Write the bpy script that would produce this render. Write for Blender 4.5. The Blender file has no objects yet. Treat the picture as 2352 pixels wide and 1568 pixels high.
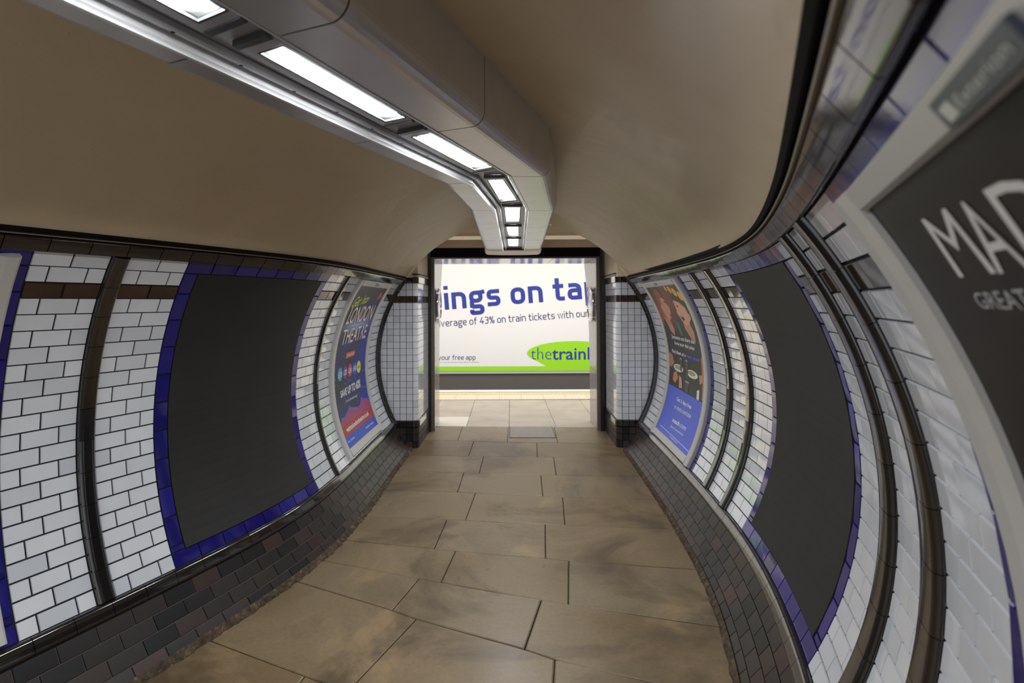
import bpy, bmesh, math, random
from mathutils import Matrix, Vector
random.seed(7)
D = bpy.data
SC = bpy.context.scene
COL = SC.collection
H = 1.711                      # camera height over the flagstones
# ------------------------------------------------------------------ camera, world, light, exposure
F_PX, CX, CY, PITCH, ROLL = 1238.97, 1145.80, 675.07, -0.015994, -0.004355
cam = D.cameras.new('camera'); cam_o = D.objects.new('camera', cam); COL.objects.link(cam_o)
cam.sensor_fit = 'HORIZONTAL'; cam.sensor_width = 36.0
cam.lens = F_PX / 2352 * 36.0
cam.shift_x = (1176 - CX) / 2352
cam.shift_y = (CY - 784) / 2352
cam.clip_start = 0.02
cp, sp, cr, sr = math.cos(PITCH), math.sin(PITCH), math.cos(ROLL), math.sin(ROLL)
fw = Vector((0, cp, -sp)); up0 = Vector((0, sp, cp)); rt0 = Vector((1, 0, 0))
rt = cr * rt0 + sr * up0; up = cr * up0 - sr * rt0
m = Matrix.Identity(4)
for i in range(3):
    m[i][0], m[i][1], m[i][2] = rt[i], up[i], -fw[i]
m.translation = (0, 0, H)
cam_o.matrix_world = m
cam.dof.use_dof = True; cam.dof.focus_distance = 3.0; cam.dof.aperture_fstop = 2.9
SC.camera = cam_o
SC.view_settings.view_transform = 'Standard'; SC.view_settings.look = 'None'
SC.view_settings.gamma = 1.0; SC.view_settings.use_curve_mapping = False
SC.view_settings.exposure = 0.0
SC.cycles.use_denoising = True
SC.cycles.max_bounces = 10; SC.cycles.diffuse_bounces = 6; SC.cycles.glossy_bounces = 5
w = D.worlds.new('world'); SC.world = w; w.use_nodes = True
w.node_tree.nodes['Background'].inputs[0].default_value = (0.9, 0.92, 1.0, 1)
w.node_tree.nodes['Background'].inputs[1].default_value = 0.85
TUBE = 68.0                    # strength of the fluorescent strips
def area(name, loc, rot, sx, sy, power, color):
    l = D.lights.new(name, 'AREA'); l.shape = 'RECTANGLE'; l.size = sx; l.size_y = sy; l.energy = power; l.color = color
    o = D.objects.new(name, l); COL.objects.link(o); o.location = loc; o.rotation_euler = rot; return o
# platform lighting over the far opening (hidden above the lintel)
area('platform_light', (0.3, 10.2, 3.55), (math.radians(28), 0, 0), 9.0, 0.35, 172, (.975, .99, 1))
area('platform_light', (0.3, 9.0, 3.3), (0, 0, 0), 9.0, 0.3, 125, (.99, .985, .97))

# ------------------------------------------------------------------ helpers
def lin(c):
    return tuple((x / 255 / 12.92 if x <= 10 else ((x / 255 + .055) / 1.055) ** 2.4) for x in c)
def tag(o, label=None, cat=None, group=None, kind=None):
    if label: o['label'] = label
    if cat: o['category'] = cat
    if group: o['group'] = group
    if kind: o['kind'] = kind
    return o
class MB:
    def __init__(s): s.v = []; s.f = []; s.m = []; s.c = []
    def add(s, vs, fs, mi=0, cols=None):
        b = len(s.v); s.v += [tuple(x) for x in vs]
        s.f += [tuple(b + i for i in f) for f in fs]; s.m += [mi] * len(fs)
        s.c += cols if cols else [(1, 1, 1)] * len(vs)
    def grid(s, rows, mi=0, cols=None, closed=False):
        n = len(rows[0]); vs = [p for r in rows for p in r]
        fs = [(i * n + j, i * n + (j + 1) % n, (i + 1) * n + (j + 1) % n, (i + 1) * n + j) for i in range(len(rows) - 1) for j in range(n if closed else n - 1)]
        s.add(vs, fs, mi, cols)
    def hexa(s, q, mi=0):      # 8 points: bottom 4, top 4
        s.add(q, [(3, 2, 1, 0), (4, 5, 6, 7), (0, 1, 5, 4), (1, 2, 6, 5), (2, 3, 7, 6), (3, 0, 4, 7)], mi)
    def box(s, x0, x1, y0, y1, z0, z1, mi=0):
        s.hexa([(x0, y0, z0), (x1, y0, z0), (x1, y1, z0), (x0, y1, z0), (x0, y0, z1), (x1, y0, z1), (x1, y1, z1), (x0, y1, z1)], mi)
    def build(s, name, mats, parent=None, smooth=False, color=False, origin=None):
        me = D.meshes.new(name); o_ = Vector(origin) if origin else Vector((0, 0, 0))
        me.from_pydata([tuple(Vector(v) - o_) for v in s.v], [], s.f)
        for x in (mats if isinstance(mats, (list, tuple)) else [mats]): me.materials.append(x)
        me.polygons.foreach_set('material_index', s.m)
        if smooth: me.polygons.foreach_set('use_smooth', [True] * len(s.f))
        if color:
            a = me.color_attributes.new('Col', 'FLOAT_COLOR', 'POINT')
            a.data.foreach_set('color', [k for c in s.c for k in (*c, 1.0)])
        me.update()
        o = D.objects.new(name, me); COL.objects.link(o)
        if parent:
            o.parent = parent
            o.location = o_ - Vector(parent.location) if parent.parent is None else o_
        else: o.location = o_
        return o
def empty(name, loc, rz=0.0):
    o = D.objects.new(name, None); COL.objects.link(o); o.location = loc; o.empty_display_size = .1; return o
# ------------------------------------------------------------------ materials
def mat(name, base=(.5, .5, .5), rough=.5, metal=0.0, coat=0.0, emit=None, es=0.0, spec=.5):
    x = D.materials.new(name); x.use_nodes = True; b = x.node_tree.nodes['Principled BSDF']
    b.inputs['Base Color'].default_value = (*base, 1); b.inputs['Roughness'].default_value = rough
    b.inputs['Metallic'].default_value = metal; b.inputs['Coat Weight'].default_value = coat
    b.inputs['Coat Roughness'].default_value = .05; b.inputs['Specular IOR Level'].default_value = spec
    if emit: b.inputs['Emission Color'].default_value = (*emit, 1); b.inputs['Emission Strength'].default_value = es
    return x
def nd(x, t, **k):
    n = x.node_tree.nodes.new(t)
    for a, v in k.items(): setattr(n, a, v)
    return n
def lk(x, a, b): x.node_tree.links.new(a, b)
def bsdf(x): return x.node_tree.nodes['Principled BSDF']
def ramp(x, fac, stops, interp='LINEAR'):
    r = nd(x, 'ShaderNodeValToRGB'); r.color_ramp.interpolation = interp
    while len(r.color_ramp.elements) < len(stops): r.color_ramp.elements.new(.5)
    for e, (p_, c) in zip(r.color_ramp.elements, stops): e.position = p_; e.color = (*c, 1)
    if fac: lk(x, fac, r.inputs[0])
    return r
def noise(x, scale, detail=4, rough=.5, dist=0.0, vec=None):
    n = nd(x, 'ShaderNodeTexNoise'); n.inputs['Scale'].default_value = scale; n.inputs['Detail'].default_value = detail
    n.inputs['Roughness'].default_value = rough; n.inputs['Distortion'].default_value = dist
    if vec is None: vec = nd(x, 'ShaderNodeTexCoord').outputs['Object']
    lk(x, vec, n.inputs['Vector']); return n
def mix(x, fac, a, b, mode='MIX'):
    n = nd(x, 'ShaderNodeMix', data_type='RGBA', blend_type=mode)
    for s_, v in ((n.inputs[0], fac), (n.inputs[6], a), (n.inputs[7], b)):
        if hasattr(v, 'node'): lk(x, v, s_)
        elif isinstance(v, (int, float)): s_.default_value = v
        else: s_.default_value = (*v, 1)
    return n.outputs[2]
def bump(x, h, strength=.2, dist=.01):
    b = nd(x, 'ShaderNodeBump'); b.inputs['Strength'].default_value = strength; b.inputs['Distance'].default_value = dist
    lk(x, h, b.inputs['Height']); lk(x, b.outputs[0], bsdf(x).inputs['Normal'])
def island(x): return nd(x, 'ShaderNodeNewGeometry').outputs['Random Per Island']

M = {}
def glaze(name, stops, rough=.08, coat=.6):
    x = mat(name, rough=rough, coat=coat); r = ramp(x, island(x), stops)
    n = noise(x, 9, 3); c = mix(x, .12, r.outputs[0], ramp(x, n.outputs[0], [(.3, (.55, .55, .55)), (.7, (1, 1, 1))]).outputs[0], 'MULTIPLY')
    lk(x, c, bsdf(x).inputs['Base Color']); n2 = noise(x, 14, 2); bump(x, n2.outputs[0], .05, .004); return x
M['white'] = glaze('white_glaze', [(0, (.60, .625, .66)), (.3, (.70, .72, .75)), (1, (.74, .755, .78))])
M['brown'] = glaze('brown_glaze', [(0, (.030, .016, .011)), (1, (.055, .026, .016))])
M['blue'] = glaze('blue_glaze', [(0, (.009, .007, .115)), (.6, (.012, .009, .16)), (1, (.022, .015, .20))], .08, .3)
M['black'] = glaze('black_glaze', [(0, (.006, .006, .005)), (1, (.012, .010, .009))], .12, 1.0); bsdf(M['black']).inputs['IOR'].default_value = 1.65
M['cornice'] = glaze('cornice_glaze', [(0, (.010, .006, .0045)), (1, (.024, .015, .011))], .1, .3)
M['base'] = glaze('base_glaze', [(0, (.010, .011, .012)), (.35, (.022, .021, .020)), (.6, (.032, .027, .024)), (.74, (.045, .029, .025)), (.9, (.02, .02, .019)), (1, (.055, .03, .026))], .33, .0); bsdf(M['base']).inputs['Specular IOR Level'].default_value = .3
M['grout'] = mat('dark_grout', (.010, .010, .016), .9)
M['pale_grout'] = mat('worn_grout', (.11, .09, .08), .9)
x = M['plaster'] = mat('cream_plaster', rough=.5, coat=.05)
n = noise(x, 1.3, 6, .6, .6); c = ramp(x, n.outputs[0], [(.3, (.57, .45, .285)), (.55, (.66, .53, .345)), (.75, (.69, .54, .365))]).outputs[0]
n3 = noise(x, .6, 3); c = mix(x, .35, c, ramp(x, n3.outputs[0], [(.35, (.62, .46, .305)), (.65, (.66, .56, .345))]).outputs[0])
n4 = noise(x, 60, 2); c = mix(x, ramp(x, n4.outputs[0], [(.73, (0, 0, 0)), (.78, (.5, .5, .5))]).outputs[0], c, (.25, .18, .11))
lk(x, c, bsdf(x).inputs['Base Color']); n2 = noise(x, 2.4, 5, .55, .4); bump(x, n2.outputs[0], .35, .05)
M['batten'] = mat('painted_batten', (.33, .27, .19), .4)
M['gap'] = mat('near_black', (.004, .0045, .004), .6, spec=.08)  # near-black for ledge strips, lintel band, joint backing and screw heads
x = M['stone'] = mat('york_stone', rough=.5)
is_ = island(x); n = noise(x, 2.2, 8, .62, .5); c = ramp(x, n.outputs[0], [(.25, (.105, .064, .029)), (.5, (.195, .136, .070)), (.75, (.265, .195, .112))]).outputs[0]
c = mix(x, .55, c, ramp(x, is_, [(0, (.165, .108, .050)), (.4, (.228, .165, .090)), (.7, (.230, .182, .118)), (1, (.24, .165, .082))]).outputs[0])
n3 = noise(x, 40, 3, .6); c = mix(x, .25, c, ramp(x, n3.outputs[0], [(.35, (.5, .5, .5)), (.6, (1, 1, 1))]).outputs[0], 'MULTIPLY')
n5 = noise(x, 9, 2); c = mix(x, ramp(x, n5.outputs[0], [(.74, (0, 0, 0)), (.76, (.7, .7, .7))]).outputs[0], c, (.09, .07, .05))
n6 = noise(x, 1.1, 7, .7, 1.5); c = mix(x, ramp(x, n6.outputs[0], [(.56, (0, 0, 0)), (.66, (.6, .6, .6))]).outputs[0], c, (.33, .225, .11))
n7 = noise(x, .9, 6, .65, .8); c = mix(x, ramp(x, n7.outputs[0], [(.38, (.7, .7, .7)), (.50, (0, 0, 0))]).outputs[0], c, (.075, .05, .03))
lk(x, c, bsdf(x).inputs['Base Color'])
r_ = ramp(x, n.outputs[0], [(.3, (.34,) * 3), (.7, (.5,) * 3)]); lk(x, r_.outputs[0], bsdf(x).inputs['Roughness']); bump(x, n.outputs[0], .22, .006)
x = M['platform'] = mat('platform_paving', rough=.45); n = noise(x, 3, 5); lk(x, ramp(x, n.outputs[0], [(.3, (.36, .31, .25)), (.7, (.46, .40, .33))]).outputs[0], bsdf(x).inputs['Base Color'])
M['pale'] = mat('pale_slab', (.66, .62, .54), .5)  # single slab beside the left jamb, lighter than its neighbours
M['tactile'] = mat('tactile_paving', (.62, .56, .45), .6)
M['yellow'] = mat('yellow_line', lin((250, 222, 40)), .5)
M['whiteline'] = mat('white_edge', (.82, .82, .8), .5)
x = M['mortar'] = mat('crumbly_mortar', rough=.95); n = noise(x, 30, 5, .7); lk(x, ramp(x, n.outputs[0], [(.35, (.035, .024, .015)), (.55, (.09, .06, .034)), (.7, (.24, .16, .09))]).outputs[0], bsdf(x).inputs['Base Color']); bump(x, n.outputs[0], .8, .02)
M['joint'] = mat('joint_dirt', (.035, .03, .026), .95)
x = M['granite'] = mat('granite', rough=.35); n = noise(x, 260, 2, .6); lk(x, ramp(x, n.outputs[0], [(.35, (.03, .024, .02)), (.5, (.12, .09, .072)), (.65, (.25, .20, .165))]).outputs[0], bsdf(x).inputs['Base Color'])
x = M['polished'] = mat('polished_granite', rough=.12, coat=.0, spec=.4); n = noise(x, 14, 8, .7); lk(x, ramp(x, n.outputs[0], [(.3, (.30, .27, .24)), (.7, (.40, .37, .34))]).outputs[0], bsdf(x).inputs['Base Color'])
M['post'] = mat('dark_painted_steel', (.012, .014, .010), .35)
x = M['casing'] = mat('grey_casing', rough=.27, metal=.5); n = noise(x, 5, 5); lk(x, ramp(x, n.outputs[0], [(.3, (.64, .63, .635)), (.7, (.72, .71, .715))]).outputs[0], bsdf(x).inputs['Base Color'])
M['rail'] = mat('aluminium_rail', (.80, .80, .80), .25, .35)
M['darkmetal'] = mat('dark_recess_metal', (.10, .10, .105), .35, .6)
M['bezel'] = mat('light_bezel', (.42, .42, .43), .4, .4)
M['reflector'] = mat('lamp_reflector', (.75, .78, .76), .25, .3)
M['seal'] = mat('rubber_seal', (.01, .012, .011), .5)
M['lamp'] = mat('lit_diffuser', (.9, .9, .9), .4, emit=(.93, .965, 1.0), es=TUBE)
M['frame'] = mat('grey_aluminium_frame', (.58, .57, .54), .38, .25)
M['frame2'] = mat('clip_plate', (.25, .25, .25), .3, .5)
M['chrome'] = mat('chrome', (.75, .75, .75), .08, 1.0)
M['enamel'] = mat('white_enamel', (.75, .76, .77), .08, 0, .8)
x = M['board'] = mat('blackboard_paint', rough=.62)
n = noise(x, 2.2, 7, .6, .8); c = ramp(x, n.outputs[0], [(.3, (.0095, .0092, .008)), (.7, (.0155, .0148, .0125))]).outputs[0]
v = nd(x, 'ShaderNodeTexVoronoi'); v.inputs['Scale'].default_value = 16; lk(x, nd(x, 'ShaderNodeTexCoord').outputs['Object'], v.inputs['Vector'])
nn = noise(x, 1.7, 2); mk = nd(x, 'ShaderNodeMath', operation='MULTIPLY')
lk(x, ramp(x, v.outputs['Distance'], [(.03, (1, 1, 1)), (.05, (0, 0, 0))]).outputs[0], mk.inputs[0]); lk(x, ramp(x, nn.outputs[0], [(.6, (0, 0, 0)), (.64, (1, 1, 1))]).outputs[0], mk.inputs[1])
c = mix(x, mk.outputs[0], c, (.22, .2, .14)); lk(x, c, bsdf(x).inputs['Base Color']); bump(x, n.outputs[0], .15, .01)
def printmat(name, rough):
    x = mat(name, rough=rough, coat=.0); a = nd(x, 'ShaderNodeAttribute', attribute_name='Col'); lk(x, a.outputs['Color'], bsdf(x).inputs['Base Color']); return x
M['print'] = printmat('printed_ink', .35)
x = M['darkprint'] = mat('dark_photo_print', rough=.45, spec=.25); n = noise(x, 5, 5, .6, .5); lk(x, ramp(x, n.outputs[0], [(.35, (.007, .005, .0035)), (.6, (.014, .010, .007)), (.75, (.022, .017, .013))]).outputs[0], bsdf(x).inputs['Base Color'])
M['trackwall'] = mat('sooty_track_wall', (.11, .095, .085), .6)

# ------------------------------------------------------------------ tunnel geometry (plan curve, circular section)
KS = [-1.0, -0.25, 0.5, 1.25, 2.0, 2.75, 3.5, 4.25, 5.0, 5.75, 6.5, 7.25]
KT = [0.47962, 0.46005, 0.40316, 0.2632, 0.10587, 0.03756, 0.02745, 0.03228, 0.02879, 0.02156, 0.01418, 0.01022]
EXL = [-0.0051, 0.0118, 0.0192, 0.0106, 0.0007, 0.0028, 0.0086, 0.0016, -0.0044, -0.0064, -0.0064, -0.0057]
EXR = [0.0619, 0.0415, 0.0142, -0.0124, -0.0437, -0.0391, -0.0233, -0.0143, -0.0093, -0.0047, -0.0007, 0.0031]
RW, TS, HW, ZS = 1.526527, 10.190371, 1.648048, H - 0.659971
CH = 0.0775; TW = 0.1517; RC = 1.6217
S0, S_NEAR, S_END = 0.0, -4.2, 4.43
def interp(s, X, Y):
    if s <= X[0]: return Y[0]
    if s >= X[-1]: return Y[-1]
    for i in range(len(X) - 1):
        if s <= X[i + 1]: return Y[i] + (Y[i + 1] - Y[i]) * (s - X[i]) / (X[i + 1] - X[i])
N_ = 1300; SA, SB = -5.0, 8.0
SF = [SA + (SB - SA) * i / N_ for i in range(N_ + 1)]; TF = [interp(s, KS, KT) for s in SF]
XF = [0.0]; YF = [0.0]; dS = SF[1] - SF[0]
for i in range(N_):
    t_ = (TF[i] + TF[i + 1]) / 2; XF.append(XF[-1] + math.sin(t_) * dS); YF.append(YF[-1] + math.cos(t_) * dS)
i0 = round((0 - SA) / dS); ox, oy = -0.482439 - XF[i0], 1.956675 - YF[i0]
XF = [a + ox for a in XF]; YF = [a + oy for a in YF]
def cen(s):
    u = min(max((s - SA) / dS, 0), N_ - 1e-6); i = int(u); a = u - i
    return XF[i] + (XF[i + 1] - XF[i]) * a, YF[i] + (YF[i + 1] - YF[i]) * a, TF[i] + (TF[i + 1] - TF[i]) * a
def ex(s, side): return interp(s, KS, EXL if side == 'L' else EXR)
def LZ(s, lat, z):
    x_, y_, th = cen(s); return (x_ + math.cos(th) * lat, y_ - math.sin(th) * lat, z)
def W(side, s, t, d=0.0):
    ph = (t - TS) * CH / RW; R = RW - d
    off = HW + ex(s, side) - RW + R * math.cos(ph)
    return LZ(s, off if side == 'R' else -off, ZS - R * math.sin(ph))
def arc(side, a, b, n=24):
    L = 0; p0 = None
    for i in range(n + 1):
        q = Vector(W(side, a + (b - a) * i / n, TS))
        if p0 is not None: L += (q - p0).length
        p0 = q
    return L
def walk(side, a, b, n):       # n+1 stations equally spaced along the wall
    k = 160; q = [Vector(W(side, a + (b - a) * i / k, TS)) for i in range(k + 1)]; cum = [0]
    for i in range(k): cum.append(cum[-1] + (q[i + 1] - q[i]).length)
    return [interp(cum[-1] * j / n, cum, [a + (b - a) * i / k for i in range(k + 1)]) for j in range(n + 1)], cum[-1]
def tile(mb, side, s0, s1, t0, t1, d=.0025, gap=.0060, mi=0):
    if s0 > s1: s0, s1 = s1, s0
    L = max((Vector(W(side, s0, TS)) - Vector(W(side, s1, TS))).length, .004)
    gs = gap / 2 * (s1 - s0) / L; gt = gap / 2 / CH; b_s = .0016 * (s1 - s0) / L; b_t = .0016 / CH
    tl = [random.uniform(-.00022, .00022) for _ in range(4)]
    P = [(s0 + gs, t0 + gt), (s1 - gs, t0 + gt), (s1 - gs, t1 - gt), (s0 + gs, t1 - gt)]
    sg = [(1, 1), (-1, 1), (-1, -1), (1, -1)]
    lo = [W(side, a, b, -.003) for a, b in P]
    hi = [W(side, a + b_s * g[0], b + b_t * g[1], d + e) for (a, b), g, e in zip(P, sg, tl)]
    f = [(4, 5, 6, 7), (0, 1, 5, 4), (1, 2, 6, 5), (2, 3, 7, 6), (3, 0, 4, 7)]
    if side == 'R': f = [x_[::-1] for x_ in f]
    mb.add(lo + hi, f, mi)
def brick(mb, side, a, b, rows, cols, mats):
    st, L = walk(side, a, b, cols * 2)
    for r in rows:
        mi = mats(r)
        cuts = list(range(0, cols * 2 + 1, 2)) if r % 2 == 0 else [0] + list(range(1, cols * 2, 2)) + [cols * 2]
        for i in range(len(cuts) - 1): tile(mb, side, st[cuts[i]], st[cuts[i + 1]], r, r + 1, mi=mi)
def blue_border(mb, side, a, b):
    cols = max(2, round(arc(side, a, b) / TW)); e = 0.0755 * (b - a) / arc(side, a, b, 40)
    st, _ = walk(side, a, b, cols)
    for r in (-2, 19):
        for i in range(cols): tile(mb, side, st[i], st[i + 1], r, r + 1, mi=2)
    cuts = [-1, .6] + [.6 + 2 * k for k in range(1, 10)]; cuts = [c_ for c_ in cuts if c_ < 18.7] + [19]
    la = walk(side, a, b, 200)[0]; n_ = max(1, round(200 * .0755 / arc(side, a, b)))
    for u, v_ in ((la[0], la[n_]), (la[-1 - n_], la[-1])):
        for i in range(len(cuts) - 1): tile(mb, side, u, v_, cuts[i], cuts[i + 1], mi=2)
    return la[n_], la[-1 - n_]
def halfround(width, prot, n=14, flat=.8):
    r = prot * flat; c_ = width / 2 - r; pts = [(-width / 2, 0.0)]
    for i in range(7): a = math.pi / 2 * i / 6; pts.append((-c_ - r * math.cos(a), prot - r + r * math.sin(a)))
    for i in range(7): a = math.pi / 2 * (1 - i / 6); pts.append((c_ + r * math.cos(a), prot - r + r * math.sin(a)))
    return pts + [(width / 2, 0.0)]
def bead_t(mb, side, s0, s1, t0, t1, step, prot=.022, first=None):   # upright bullnose strip of tiles
    cuts = [t0] + ([first] if first is not None else [])
    while cuts[-1] + step < t1 - .3: cuts.append(cuts[-1] + step)
    cuts.append(t1); L = (Vector(W(side, s0, TS)) - Vector(W(side, s1, TS))).length; sm = (s0 + s1) / 2; k = (s1 - s0) / L
    pr = halfround(L - .002, prot)
    for i in range(len(cuts) - 1):
        a, b = cuts[i] + .014, cuts[i + 1] - .014; n = max(2, int((b - a) / .5))
        rows = [[W(side, sm + x_ * k, a + (b - a) * j / n, y_) for x_, y_ in pr] for j in range(n + 1)]
        if side == 'R': rows = [r[::-1] for r in rows]
        mb.grid(rows)
        for r in (rows[0], rows[-1]): mb.add(r, [tuple(range(len(r)))])
    mb.grid([[W(side, s, t0 + (t1 - t0) * j / 40, .004) for s in (s0, s1)] for j in range(41)], 1)
def bead_s(mb, side, a, b, t0, t1, prot=.02, flat=.8, gap=.0013):                         # horizontal bullnose strip of tiles
    n = max(1, round(arc(side, a, b, 80) / TW)); st, _ = walk(side, a, b, n); tm = (t0 + t1) / 2
    pr = halfround((t1 - t0) * CH - .001, prot, 14, flat)
    for i in range(n):
        L = arc(side, st[i], st[i + 1], 2); g = gap * (st[i + 1] - st[i]) / L
        rows = [[W(side, s, tm + x_ / CH, y_) for x_, y_ in pr] for s in (st[i] + g, (st[i] + st[i + 1]) / 2, st[i + 1] - g)]
        if side == 'L': rows = [r[::-1] for r in rows]
        mb.grid(rows)
        for r in (rows[0], rows[-1]): mb.add(r, [tuple(range(len(r)))])
    st2 = walk(side, a, b, n * 2)[0]
    mb.grid([[W(side, s, t, .003) for t in (t0, t1)] for s in st2], 1)
def sweep_s(mb, side, a, b, prof, n=70, mi=0):                        # closed (t,d) profile swept along the wall
    st = walk(side, a, b, n)[0]
    mb.grid([[W(side, s, t, d) for t, d in prof] for s in st], mi, closed=True)
    for s in (st[0], st[-1]): mb.add([W(side, s, t, d) for t, d in prof], [tuple(range(len(prof)))], mi)

# ------------------------------------------------------------------ tiled side walls
T_FLOOR = 25.15
WM = [M['white'], M['brown'], M['blue'], M['base'], M['grout'], M['pale_grout']]
ROWS = list(range(-2, 20))
rowmat = lambda r: 1 if r == 0 else 0
LEFT = [('w', -4.2, -3.05), ('p', -3.05, -2.965), ('w', -2.965, -2.66), ('b', -2.66, -1.55), ('b0', -1.55, -.417), ('w', -.417, -.099), ('p', -.099, -.011), ('w', -.011, .327),
        ('b', .327, 2.04), ('w', 2.04, 2.401), ('p', 2.401, 2.478), ('w', 2.478, 4.373)]
RIGHT = [('w', -4.2, -3.30), ('p', -3.30, -3.22), ('w', -3.22, -1.68), ('b0', -1.68, -.255), ('w', -.255, .046), ('p', .046, .15), ('w', .15, .384), ('p', .384, .486), ('w', .486, .706),
         ('b', .706, 1.691), ('w', 1.691, 1.927), ('p', 1.927, 2.003), ('w', 2.003, 2.271), ('p', 2.271, 2.362), ('w', 2.362, 2.649), ('b0', 2.649, 3.99), ('w', 3.99, 4.45)]
boards = []; trims = 0
for side, plan, wname in (('L', LEFT, 'wall_left'), ('R', RIGHT, 'wall_right')):
    mb = MB()
    for kind, a, b in plan:
        L = arc(side, a, b, 60)
        if kind == 'w': brick(mb, side, a, b, ROWS, max(1, round(L / TW)), rowmat)
        elif kind in ('b', 'b0'):
            i_, j_ = blue_border(mb, side, a, b)
            if kind == 'b': boards.append((side, i_, j_))
    # dark skirting courses
    n = round(arc(side, S_NEAR, S_END, 90) / TW); st = walk(side, S_NEAR, S_END, n * 2)[0]
    for r in range(21, 25):
        k0 = r % 2; cuts = sorted(set([0] + list(range(k0, n * 2 + 1, 2)) + [n * 2]))
        for i in range(len(cuts) - 1): tile(mb, side, st[cuts[i]], st[cuts[i + 1]], r, r + 1 if r < 24 else T_FLOOR + .1, mi=3, gap=.0036)
    sg = [S_NEAR + (S_END - S_NEAR) * i / 110 for i in range(111)]
    g = lambda t0, t1, k: [[W(side, s, t0 + (t1 - t0) * i / k, -.0035) for i in range(k + 1)] for s in sg]
    mb.grid(g(-3.6, 20.5, 48), 4); mb.grid(g(20.5, 25.6, 10), 5)
    o = mb.build(wname, WM); tag(o, kind='structure')
    # dado and cornice beads, picture-rail batten
    mb = MB(); bead_s(mb, side, S_NEAR, S_END, 20, 21, .026)
    trims += 1; tag(mb.build('trim_%d' % trims, [M['black'], M['pale_grout']], smooth=True), kind='structure')
    mb = MB(); bead_s(mb, side, S_NEAR, S_END, -2.88, -2, .022, .4, .002)
    trims += 1; tag(mb.build('trim_%d' % trims, [M['cornice'], M['grout']], smooth=True), kind='structure')
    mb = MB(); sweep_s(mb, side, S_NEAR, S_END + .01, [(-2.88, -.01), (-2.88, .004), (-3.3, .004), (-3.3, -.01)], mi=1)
    sweep_s(mb, side, S_NEAR, S_END + .01, [(-2.97, -.01), (-2.96, .010), (-3.0, .016), (-3.06, .016), (-3.10, .010), (-3.11, -.01)], mi=0)
    sweep_s(mb, side, S_NEAR, S_END + .01, [(-3.14, -.01), (-3.14, .020), (-3.17, .024), (-3.34, .028), (-3.36, -.02)], mi=1)  # near-black strip between batten and ceiling edge
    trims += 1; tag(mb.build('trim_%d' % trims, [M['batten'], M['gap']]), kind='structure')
    for kind, a, b in plan:
        if kind == 'p':
            mb = MB(); bead_t(mb, side, a, b, -2, 20, 2, .026, .1)
            trims += 1; tag(mb.build('trim_%d' % trims, [M['black'], M['pale_grout']], smooth=True), kind='structure')
    # dark arch closing the tiled tunnel
    mb = MB(); a = S_END - .057
    if side == 'R': a = S_END + .02
    bead_t(mb, side, a, a + .048, -3.0, 20.6, 2, .020); bead_t(mb, side, a + .046, a + .098, -3.0, 20.6, 2, .040)
    trims += 1; tag(mb.build('trim_%d' % trims, [M['black'], M['grout']], smooth=True), kind='structure')
    # crumbling mortar along the foot of the wall
    mb = MB(); rows = []
    for i in range(260):
        s = S_NEAR + (S_END - S_NEAR) * i / 259; q = W(side, s, T_FLOOR, 0); c_ = cen(s); dx, dy = c_[0] - q[0], c_[1] - q[1]; l_ = math.hypot(dx, dy); dx /= l_; dy /= l_
        wd = random.uniform(.004, .024) * (1 if side == 'L' else .5)
        rows.append([(q[0] - dx * .02, q[1] - dy * .02, .035), (q[0] + dx * .006, q[1] + dy * .006, random.uniform(.008, .018)), (q[0] + dx * wd * .6, q[1] + dy * wd * .6, random.uniform(.004, .012)), (q[0] + dx * wd, q[1] + dy * wd, -.002)])
    mb.grid(rows); trims += 1; tag(mb.build('trim_%d' % trims, M['mortar'], smooth=True), kind='structure')

# ------------------------------------------------------------------ vaulted ceiling
mb = MB(); rows = []
for i in range(121):
    s = S_NEAR + (S_END + .03 - S_NEAR) * i / 120; r = []
    zl = [W(sd, s, -3.3)[2] for sd in 'LR']; a0, a1 = math.asin((zl[1] - ZS) / RC), math.pi - math.asin((zl[0] - ZS) / RC)
    for j in range(41):
        a = a0 + (a1 - a0) * j / 40; e = ex(s, 'R') if math.cos(a) > 0 else -ex(s, 'L')
        r.append(LZ(s, RC * math.cos(a) + e * abs(math.cos(a)), ZS + RC * math.sin(a)))
    rows.append(r)
mb.grid(rows); tag(mb.build('ceiling', M['plaster'], smooth=True), kind='structure')
# plaster face of the tunnel end and of the pocket beside and above the opening
S_PORT = 5.32; LO = 1.18; Z_REC = H + .90
mb = MB()
for sg in (-1, 1):
    rows = []
    for j in range(15):
        a = math.asin((H + .30 - ZS) / RC) + j * .035; lat = RC * math.cos(a); z = ZS + RC * math.sin(a)
        if lat < LO - .03: break
        rows.append([LZ(S_END + .03, sg * (lat + .03), z), LZ(S_END + .05, sg * (LO + (lat - LO) * .5), z), LZ(S_END + .09, sg * LO, z)])
    mb.grid(rows)
    mb.grid([[LZ(s, sg * LO, z) for z in (H + .30, H + .6, Z_REC)] for s in (S_END + .09, S_PORT)])
rows = [[LZ(s, -LO + 2 * LO * j / 10, Z_REC) for j in range(11)] for s in (S_END, S_PORT + .1)]
mb.grid(rows); tag(mb.build('ceiling_pocket', M['plaster'], smooth=False), kind='structure')

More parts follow.
